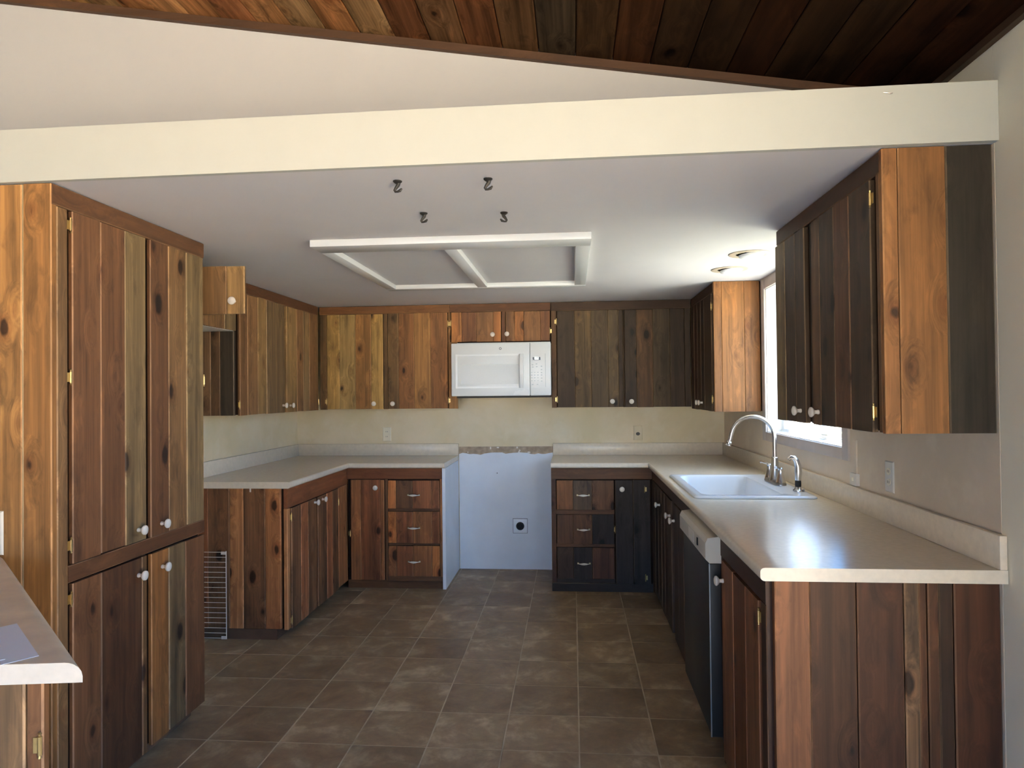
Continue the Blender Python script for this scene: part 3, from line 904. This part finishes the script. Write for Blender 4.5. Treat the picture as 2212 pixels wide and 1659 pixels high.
# ------------------------------------------------------------------ sink, tap, sprayer
def rrect(x0, x1, y0, y1, r, z, n=5):
    out = []
    for cx, cy, a0 in ((x1-r, y1-r, 0), (x0+r, y1-r, 90), (x0+r, y0+r, 180), (x1-r, y0+r, 270)):
        for k in range(n+1):
            a = math.radians(a0+90*k/n)
            out.append((cx+r*math.cos(a), cy+r*math.sin(a), z))
    return out
def loft(name, rings, mat, parent, cap_end=True):
    n = len(rings[0])
    vs = [p for r in rings for p in r]
    fs = [(j*n+i, j*n+(i+1) % n, (j+1)*n+(i+1) % n, (j+1)*n+i) for j in range(len(rings)-1) for i in range(n)]
    if cap_end:
        fs.append(tuple(range((len(rings)-1)*n, len(rings)*n)))
    return obj(name, vs, fs, mat, parent, smooth=True)
def sink():
    t = thing('kitchen_sink', 'white drop-in single bowl sink set in the right worktop', 'sink', (.85, 3.69, CT))
    z = CT
    o = [.562, 1.118, 3.262, 4.130]
    R = lambda d, r, zz: rrect(o[0]+d, o[1]-d, o[2]+d, o[3]-d, r, zz)
    bx = lambda d, r, zz: rrect(.612+d, .985-d, 3.325+d, 4.078-d, r, zz)
    loft('bowl', [R(0, .03, z+.001), R(0, .03, z+.006), R(.006, .028, z+.012), R(.016, .026, z+.013), bx(-.008, .055, z+.012), bx(0, .05, z+.008), bx(.006, .05, z-.01), bx(.02, .055, z-.15), bx(.05, .06, z-.172)], 'porcelain', t)
    lathe('drain', [(.045, 0), (.045, .003), (.036, .004), (.03, .001), (.005, .001)], (.80, 3.70, z-.1718), (0, 0, 1), 'chrome', t)
sink()
def faucet():
    z = CT+.0135
    t = thing('faucet', 'tall gooseneck nickel faucet with two handles on the sink ledge', 'faucet', (1.055, 3.745, z))
    yc, xc = 3.745, 1.060
    rings = [rrect(xc-.028, xc+.028, yc-.125, yc+.125, .027, z), rrect(xc-.028, xc+.028, yc-.125, yc+.125, .027, z+.008), rrect(xc-.022, xc+.022, yc-.118, yc+.118, .021, z+.018)]
    loft('base_plate', rings, 'darkmetal', t)
    lathe('body', [(.030, 0), (.028, .010), (.020, .05), (.018, .10), (.0165, .118), (.013, .121)], (xc, yc, z+.014), (0, 0, 1), 'chrome', t)
    pts = [(xc, yc, z+.128)] + [(xc, yc, z+.128+.107*k/4) for k in range(1, 5)]
    r = .112
    cx, cz = xc-r, z+.235
    for k in range(1, 15):
        a = math.radians(180*k/15)
        pts.append((cx+r*math.cos(a), yc, cz+r*math.sin(a)*1.02))
    pts += [(cx-r-.003, yc, cz-.004), (cx-r-.010, yc, cz-.022)]
    tube('spout', pts, .0108, 'chrome', t, 12)
    lathe('nozzle', [(.012, 0), (.015, .006), (.0135, .012), (.016, .022), (.013, .024)], (cx-r-.009, yc, cz-.016), (-.35, 0, -1), 'chrome', t)
    for s in (-1, 1):
        y = yc+s*.10
        lathe('handle', [(.026, 0), (.024, .008), (.016, .04), (.013, .062), (.014, .070), (.010, .076)], (xc, y, z+.014), (0, 0, 1), 'chrome', t)
        tube('lever', [(xc, y, z+.082), (xc-.012, y+s*.014, z+.090), (xc-.030, y+s*.034, z+.096), (xc-.036, y+s*.042, z+.094)], [.008, .006, .0055, .007], 'chrome', t)
faucet()
def sprayer():
    z = CT+.0135
    t = thing('side_sprayer', 'curved nickel side sprayer standing beside the gooseneck faucet', 'sprayer', (1.075, 3.43, z))
    x, y = 1.078, 3.43
    lathe('collar', [(.024, 0), (.024, .006), (.016, .012), (.013, .022)], (x, y, z), (0, 0, 1), 'chrome', t)
    lathe('grip_base', [(.0135, 0), (.0145, .012), (.014, .030)], (x, y, z+.022), (0, 0, 1), 'black', t)
    pts = [(x, y, z+.052), (x+.002, y, z+.09), (x+.001, y, z+.12), (x-.006, y, z+.145), (x-.018, y, z+.160), (x-.032, y, z+.162), (x-.043, y, z+.152)]
    tube('wand', pts, [.014, .0165, .0155, .0135, .012, .0105, .010], 'chrome', t, 12)
    lathe('button', [(.010, 0), (.010, .004), (.006, .006)], (x+.020, y-.012, z+.004), (1, -.4, .1), 'darkmetal', t, 12)
sprayer()

# ------------------------------------------------------------------ dishwasher
def dishwasher():
    t = thing('dishwasher', 'black dishwasher with a cream control panel under the right worktop', 'dishwasher', (.85, 2.99, 0))
    y0, y1 = 2.679, 3.300
    box('tub', .556, XR-.02, y0+.003, y1-.003, .10, .868, 'dwblack', t)
    box('toe_panel', .59, .61, y0+.003, y1-.003, 0, .10, 'dwblack', t)
    box('door', .513, .555, y0, y1, .105, .758, 'dwblack', t, bev=.003)
    box('door_edge', .5095, .5135, y0, y0+.006, .105, .758, 'steel', t)
    # control panel: sloped face
    sec = [(.556, .760), (.512, .760), (.497, .775), (.497, .835), (.506, .855), (.556, .862)]
    vs = [(a, y0, z) for a, z in sec] + [(a, y1, z) for a, z in sec]
    fs = [(k, (k+1) % 6, 6+(k+1) % 6, 6+k) for k in range(6)] + [tuple(range(6)), tuple(range(6, 12))]
    obj('control_panel', vs, fs, 'dwpanel', t)
    box('latch', .493, .497, 2.83, 2.845, .795, .825, 'black', t)
    box('panel_insert', .4955, .497, 2.93, 3.05, .785, .83, 'ivoryw', t)
dishwasher()

# ------------------------------------------------------------------ microwave
def microwave():
    t = thing('microwave', 'white over-the-range microwave hung under the short cabinet', 'microwave', (-.53, 5.3, 1.39))
    x0, x1, z0, z1, yf = -.905, -.155, 1.392, 1.790, 5.135
    box('body', -.868, -.160, 5.195, YB-.004, 1.398, 1.797, 'white', t)
    box('vent_base', -.868, -.165, 5.16, 5.50, 1.378, 1.398, 'black', t)
    xd = -.312
    box('door', x0, xd-.001, yf, 5.194, z0, z1, 'white', t, bev=.006, seg=3)
    box('control_panel', xd+.001, x1, yf, 5.194, z0, z1, 'white', t, bev=.006, seg=3)
    d = t.children[2]
    c = t.children[3]
    f = fB(yf)
    def fr_(nm, u0, u1, v0, v1, wd, dd, mat, par):
        vs = [f(u0, v0, dd), f(u1, v0, dd), f(u1, v1, dd), f(u0, v1, dd), f(u0+wd, v0+wd, dd), f(u1-wd, v0+wd, dd), f(u1-wd, v1-wd, dd), f(u0+wd, v1-wd, dd)]
        vs += [f(u0, v0, 0), f(u1, v0, 0), f(u1, v1, 0), f(u0, v1, 0), f(u0+wd, v0+wd, 0), f(u1-wd, v0+wd, 0), f(u1-wd, v1-wd, 0), f(u0+wd, v1-wd, 0)]
        fs = []
        for i in range(4):
            k = (i+1) % 4
            fs += [(i, k, 4+k, 4+i), (i, k, 8+k, 8+i), (4+i, 4+k, 12+k, 12+i)]
        return obj(nm, vs, fs, mat, par)
    fr_('door_rim', -.872, -.372, 1.452, 1.706, .012, .003, 'white', d)
    fbox('window', f, -.836, -.398, 1.480, 1.630, 0, .002, 'mwglass', d)
    # bowed vertical handle
    prof = []
    for k in range(9):
        a = k/8
        prof.append((-.372, 1.45+.255*a, .010+.030*math.sin(math.pi*a)))
    vs, fs = [], []
    for (u, v, dd) in prof:
        vs += [f(u-.012, v, dd), f(u+.012, v, dd), f(u+.014, v, dd-.010), f(u-.022, v, dd-.010)]
    for j in range(8):
        for i in range(4):
            k = (i+1) % 4
            fs.append((j*4+i, j*4+k, j*4+4+k, j*4+4+i))
    fs += [(0, 1, 2, 3), (32, 33, 34, 35)]
    obj('handle', vs, fs, 'white', d, smooth=True)
    # round emblem: a ring with a small mark in it
    sg = 20
    vs = [f(-.532+r*math.cos(6.2832*i/sg), 1.747+r*math.sin(6.2832*i/sg), dd) for r, dd in ((.0095, .0006), (.0095, .0016), (.0055, .0016), (.0055, .0006)) for i in range(sg)]
    fs = [(j*sg+i, j*sg+(i+1) % sg, (j+1)*sg+(i+1) % sg, (j+1)*sg+i) for j in range(3) for i in range(sg)]
    obj('emblem', vs, fs, 'grey', d)
    # torn sticker
    pts = [(-.438, 1.399), (-.322, 1.397), (-.322, 1.440), (-.345, 1.436), (-.352, 1.443), (-.375, 1.432), (-.392, 1.438), (-.412, 1.425), (-.425, 1.428)]
    vs = [f(u, v, .0005) for u, v in pts] + [f(u, v, .0015) for u, v in pts]
    n = len(pts)
    obj('torn_sticker', vs, [tuple(range(n)), tuple(range(n, 2*n))]+[(i, (i+1) % n, n+(i+1) % n, n+i) for i in range(n)], 'paper', d)
    # control panel details
    fbox('display', f, -.290, -.232, 1.657, 1.679, 0, .0012, 'screenlit', c)
    fbox('digit', f, -.275, -.258, 1.661, 1.679, .0012, .0018, 'digit', c)
    fbox('digit', f, -.257, -.247, 1.661, 1.668, .0012, .0018, 'digit', c)
    fbox('digit', f, -.252, -.247, 1.668, 1.679, .0012, .0018, 'digit', c)
    fr_('panel_rim', -.302, -.195, 1.455, 1.705, .002, .0012, 'white', c)
    fbox('panel_groove', f, -.197, -.194, 1.455, 1.705, 0, .0016, 'mwglass', c)
    me = None
    keys = [(u, v) for v in (1.565, 1.545, 1.525, 1.503) for u in (-.298, -.276, -.252)] + [(-.225, v) for v in (1.61, 1.585, 1.563, 1.545, 1.522, 1.50)]
    keys += [(-.292, 1.475), (-.256, 1.475), (-.292, 1.622), (-.262, 1.628), (-.290, 1.605), (-.260, 1.607)]
    for u, v in keys:
        if me is None:
            o = fbox('key', f, u-.006, u+.006, v-.0035, v+.0035, 0, .001, 'mwglass', c)
            me = o.data
        else:
            link('key', me, c, f(u, v, .0005))
microwave()

# ------------------------------------------------------------------ range gap: painted wall, torn drywall, outlet
def range_gap():
    w0 = box_back
    n = 26
    top = []
    random.seed(3)
    for k in range(n+1):
        top.append((XGL+.004+(-.159-XGL-.004)*k/n, .926+random.uniform(-.004, .004)+.008*math.sin(k*.55+.6)*math.sin(k*1.3)+(.006 if 8 < k < 18 else 0)))
    pts = [(XGL+.004, 0), (-.159, 0)] + top[::-1]
    f = fB(YB)
    vs = [f(u, v, .001) for u, v in pts] + [f(u, v, .007) for u, v in pts]
    m = len(pts)
    obj('painted_panel', vs, [tuple(range(m)), tuple(range(m, 2*m))]+[(i, (i+1) % m, m+(i+1) % m, m+i) for i in range(m)], 'bluewhite', w0)
    fbox('torn_strip', f, XGL+.002, -.159, .900, .983, .0002, .002, 'plaster', w0)
    for (u, v, a, b2) in ((-.66, .972, .012, .018), (-.60, .975, .022, .010), (-.445, .975, .013, .014), (-.425, .952, .016, .012), (-.43, .940, .018, .010), (-.35, .936, .026, .012), (-.845, .938, .010, .008)):
        q = [(u-a/2, v-b2/2), (u+a*.3, v-b2*.6), (u+a/2, v), (u+a*.2, v+b2/2), (u-a*.4, v+b2*.45)]
        vs = [f(x_, y_, .002) for x_, y_ in q] + [f(x_, y_, .005) for x_, y_ in q]
        obj('paper_scrap', vs, [(0, 1, 2, 3, 4), (5, 6, 7, 8, 9)]+[(i, (i+1) % 5, 5+(i+1) % 5, 5+i) for i in range(5)], 'flake', w0)
    lathe('screw_hole', [(.004, 0), (.004, .0006)], (-.608, YB-.0071, .770), (0, -1, 0), 'black', w0, 10)
    t = thing('range_outlet', 'square white range outlet with a black round socket in the range gap', 'outlet', (-.426, YB-.01, .347))
    f2 = fB(YB-.0072)
    box('gap_border', -.4845, -.3675, YB-.0105, YB-.0073, .2885, .4065, 'black', t)  # thin black border standing for the gap round the plate
    box('cover_plate', -.482, -.370, YB-.0145, YB-.0073, .291, .404, 'plate', t, bev=.002)
    lathe('socket', [(.033, 0), (.033, .004), (.029, .010), (.012, .010)], (-.426, YB-.0146, .347), (0, -1, 0), 'black', t, 20)
    for a, b2 in ((-.014, .004), (.010, .004), (-.002, -.014)):
        fbox('slot', fB(YB-.0246), -.426+a, -.426+a+.004, .347+b2-.006, .347+b2+.006, .0, .0006, 'dark', t)
range_gap()
def outlet(fr, u, v, mat, label, w_=.070, h_=.114, slots=True, face='ivory', rows=(-1, 1)):
    p = fr(u, v, .003)
    t = thing('wall_outlet', label, 'outlet', p)
    vs = [fr(u-w_/2, v-h_/2, 0), fr(u+w_/2, v-h_/2, 0), fr(u+w_/2, v+h_/2, 0), fr(u-w_/2, v+h_/2, 0),
          fr(u-w_/2+.004, v-h_/2+.004, .005), fr(u+w_/2-.004, v-h_/2+.004, .005), fr(u+w_/2-.004, v+h_/2-.004, .005), fr(u-w_/2+.004, v+h_/2-.004, .005)]
    obj('cover_plate', vs, [(0, 1, 2, 3), (4, 5, 6, 7), (0, 1, 5, 4), (1, 2, 6, 5), (2, 3, 7, 6), (3, 0, 4, 7)], mat, t)
    for s in rows:
        vv = v+s*.020
        sg = 14
        ring = [(u+.016*math.cos(6.2832*i/sg), vv+.0135*math.sin(6.2832*i/sg)) for i in range(sg)]
        q = [fr(a, b2, .005) for a, b2 in ring] + [fr(a, b2, .0075) for a, b2 in ring]
        s_ = obj('receptacle', q, [tuple(range(sg)), tuple(range(sg, 2*sg))]+[(i, (i+1) % sg, sg+(i+1) % sg, sg+i) for i in range(sg)], face, t)
        for du in (-.006, .006):
            fbox('slot', fr, u+du-.0012, u+du+.0012, vv-.004, vv+.006, .0075, .0079, 'black', s_)
    return t
outlet(fB(YB-.0005), -1.512, 1.087, 'ivory', 'ivory outlet on the back wall left of the microwave')
outlet(fB(YB-.0005), .516, 1.087, 'wallb', 'wall-coloured outlet with a dark socket on the back wall right of the microwave', face='sockdark', rows=(-.35,))
outlet(fR(XR-.0005), 2.705, 1.085, 'ivoryw', 'white outlet on the right wall nearest the worktop end', h_=.118)
def raceway():
    t = thing('wall_switch', 'small wall-coloured switch box below a cord cover right of the window', 'switch', (XR-.006, 3.02, 1.065))
    f = fR(XR-.0005)
    fbox('cord_cover', f, 3.000, 3.028, 1.062, 1.20, 0, .006, 'wallr', t)
    fbox('switch_box', f, 2.982, 3.048, 1.012, 1.062, 0, .014, 'ivoryw', t)
    fbox('toggle', f, 3.010, 3.020, 1.030, 1.046, .014, .020, 'ivory', t)
raceway()

# ------------------------------------------------------------------ ceiling fittings
def ceiling_frame():
    t = thing('ceiling_light_frame', 'white two-bay wooden frame of a ceiling light box above the kitchen floor', 'ceiling light', (-.53, 3.62, ZC))
    z0, z1 = ZC-.032, ZC-.0005
    x0, x1, y0, y1 = -1.150, .090, 2.955, 4.300
    a, b2 = -1.090, .022
    box('frame_bar', x0, x1, y0, 3.098, z0, z1, 'white', t, bev=.003)
    box('frame_bar', x0, x1, 4.225, y1, z0, z1, 'white', t, bev=.003)
    box('frame_bar', x0, a, 3.098, 4.225, z0, z1, 'white', t, bev=.003)
    box('frame_bar', b2, x1, 3.098, 4.225, z0, z1, 'white', t, bev=.003)
    box('centre_bar', -.575, -.515, 3.098, 4.225, z0, z1, 'white', t, bev=.003)
    box('panel', a, -.575, 3.098, 4.225, ZC-.006, z1, 'ceil', t)
    box('panel', -.515, b2, 3.098, 4.225, ZC-.006, z1, 'ceil', t)
ceiling_frame()
def hook(x, y, s, label):
    t = thing('ceiling_hook', label, 'hook', (x, y, ZC), 'swag hooks in the ceiling')
    lathe('mount', [(.0145, 0), (.0145, .003), (.011, .006), (.007, .009)], (x, y, ZC-.0005), (0, 0, -1), 'black', t, 12)
    z = ZC-.007
    pts = [(x+.003*s, y, z), (x+.001*s, y, z-.008), (x-.006*s, y, z-.017), (x-.010*s, y, z-.024), (x-.008*s, y, z-.028), (x-.001*s, y, z-.028), (x+.008*s, y, z-.025), (x+.014*s, y, z-.018)]
    tube('hook_arm', pts, [.0072, .0066, .0052, .0042, .0038, .0036, .0050, .0026], 'black', t, 8)
hook(-.552, 2.172, 1, 'black ceiling hook nearest the beam on the left')
hook(-.260, 2.182, 1, 'black ceiling hook nearest the beam on the right')
hook(-.553, 2.570, 1, 'black ceiling hook on the left, nearer the light frame')
hook(-.250, 2.600, -1, 'black ceiling hook on the right, nearer the light frame, turned the other way')
def downlight(x, y, label):
    t = thing('recessed_light', label, 'ceiling light', (x, y, ZC), 'recessed ceiling lights over the sink')
    sg = 28
    lathe('trim_ring', [(.101, 0), (.101, .003), (.094, .006), (.066, .004), (.066, 0)], (x, y, ZC-.0005), (0, 0, -1), 'trimlamp', t, sg)
    lathe('lamp', [(.064, 0), (.063, .007), (.057, .014), (.042, .019), (.018, .0215), (.003, .022)], (x+.010, y-.004, ZC-.003), (.10, 0, -1), 'lampwhite', t, sg)
downlight(.895, 3.545, 'round recessed ceiling light nearer the viewer beside the upper cabinet')
downlight(.895, 3.985, 'round recessed ceiling light farther back over the sink')

# ------------------------------------------------------------------ wire shelf leaning on the left base cabinet
def wire_shelf():
    t = thing('wire_shelf', 'white wire shelf standing on end against the left base cabinet', 'shelf', (-2.13, 3.85, 0))
    x0, x1, y, h = -2.255, -2.013, 3.858, .512
    tube('side_wire', [(x1, y, .004), (x1, y, h)], .0028, 'wire', t, 6)
    tube('side_wire', [(x0, y, .004), (x0, y, h)], .0028, 'wire', t, 6)
    me = None
    for k in range(18):
        z = .010+k*.0292
        if me is None:
            o = tube('rung', [(x0, y-.003, z), (x1, y-.003, z)], .0018, 'wire', t, 6)
            me = o.data
        else:
            link('rung', me, t, ((x0+x1)/2, y-.003, z))
    for z in (.012, .500):
        box('end_clip', x1-.026, x1+.004, y-.010, y-.004, z-.006, z+.010, 'wire', t)
wire_shelf()

# ------------------------------------------------------------------ angled counter end at lower left with a paper on it
def peninsula():
    t = thing('worktop', 'tan laminate worktop end with a rounded edge at lower left', 'worktop', (-1.5, 1.6, .876))
    A, B = Vector((-1.800, 2.050, 0)), Vector((-.928, 1.235, 0))
    Cc, D = Vector((-2.30, 1.035, 0)), Vector((-2.30, 2.050, 0))
    z0, z1 = .876, CT
    U = (B-A).normalized()
    N = Vector((-U.y, U.x, 0))
    if N.x < 0: N = -N
    r = .026
    prof = [(0, z0), (0, z1-r)] + [(-r+r*math.cos(a), z1-r+r*math.sin(a)) for a in (math.radians(q) for q in (20, 40, 60, 75, 90))]
    E1 = (Cc-B).normalized()
    vs, fs = [], []
    m = len(prof)
    for d, z in prof:                       # rounded diagonal edge, mitred at both ends
        k = d/ N.dot(E1)
        p = B + E1*k
        vs.append((p.x, p.y, z))
    E2 = Vector((-1, 0, 0))
    for d, z in prof:
        k = d/ N.dot(E2)
        p = A + E2*k
        vs.append((p.x, p.y, z))
    for i in range(m-1):
        fs.append((i, i+1, m+i+1, m+i))
    o = len(vs)
    vs += [(Cc.x, Cc.y, z0), (Cc.x, Cc.y, z1), (D.x, D.y, z0), (D.x, D.y, z1)]
    fs += [(m-1, 2*m-1, o+3, o+1), (0, o, o+2, m), (o, o+1, o+3, o+2)]
    fs.append(tuple(range(m)) + (o+1, o))
    fs.append(tuple(range(m, 2*m)) + (o+3, o+2))
    mi = [0]*(len(fs)-2) + [1, 0]
    obj('slab', vs, fs, ['lamt', 'lamedge'], t, midx=mi, smooth=True)
    # cabinet below, its end panel parallel to the worktop end
    c = thing('base_cabinet', 'grey-brown plank base cabinet under the lower left worktop end', 'cabinet', (-1.6, 1.6, 0))
    U2 = (B-Cc).normalized()
    o0 = Cc + Vector((-U2.y, U2.x, 0))*.075
    f = Fr('diag', 0, o0, U2)
    L = (B-Cc).length
    u1 = L-.105
    us = [u1-.62, u1-.42, u1-.26, u1-.155, u1-.103, u1-.034, u1]
    planks(c, f, us, 0, .874, 0, .020, 'gtgtgb')
    # body behind the planks
    P = [o0+U2*(us[0]), o0+U2*(u1-.004)]
    N2 = Vector((-U2.y, U2.x, 0))
    dirA = (A-B).normalized()
    q = [P[0]+N2*.002, P[1]+N2*.002, P[1]+dirA*.98, Vector((-2.28, 2.045, 0)), Vector((-2.28, P[0].y, 0))]
    q[2].y = min(q[2].y, 2.045)
    vs = [(p.x, p.y, 0) for p in q] + [(p.x, p.y, .872) for p in q]
    obj('carcass', vs, [(0, 1, 2, 3, 4), (5, 6, 7, 8, 9)]+[(i, (i+1) % 5, 5+(i+1) % 5, 5+i) for i in range(5)], 'rz', c, C['d'])
    hinge(f, u1-.006, .735, .020, c)
M['lamt'] = plain('tan_laminate', (.90, .73, .50), .40, mottle=.12, mscale=10)
CS = (.5,.43,.34)
peninsula()
def paper():
    z = CT+.0006
    t = thing('paper_leaflet', 'white folded paper lying on the lower left worktop', 'paper', (-1.15, 1.35, z))
    a, b2, c_, d = (-1.250, 1.440), (-1.035, 1.258), (-1.085, 1.197), (-1.300, 1.380)
    def sheet(nm, p, dz, par):
        vs = [(q[0], q[1], z+dz) for q in p] + [(q[0], q[1], z+dz+.0007) for q in p]
        return obj(nm, vs, BOXF, 'paper', par)
    a = (-1.232, 1.434)
    sheet('lower_leaf', [a, (-1.255, 1.40), (-1.072, 1.210), b2], 0, t)
    e1, e2 = (-1.262, 1.434), (-1.068, 1.262)
    sheet('upper_leaf', [(-1.275, 1.41), (-1.36, 1.31), (-1.17, 1.135), (-1.085, 1.235)], .001, t)
paper()
def side_outlet():
    f = fB(2.0535)
    outlet(f, -1.845, .985, 'ivory', 'ivory outlet on the honey pantry side above the lower left worktop', .072, .14)
side_outlet()
def beam_nail():
    t = tube('bent_nail', [(.882, 2.0135, 2.249), (.890, 2.011, 2.247), (.900, 2.009, 2.243), (.905, 2.010, 2.245)], [.0022, .0014, .0014, .001], 'darkmetal', None, 6)
    tag(t, 'tiny bent nail in the cream beam near its right end', 'nail')
beam_nail()
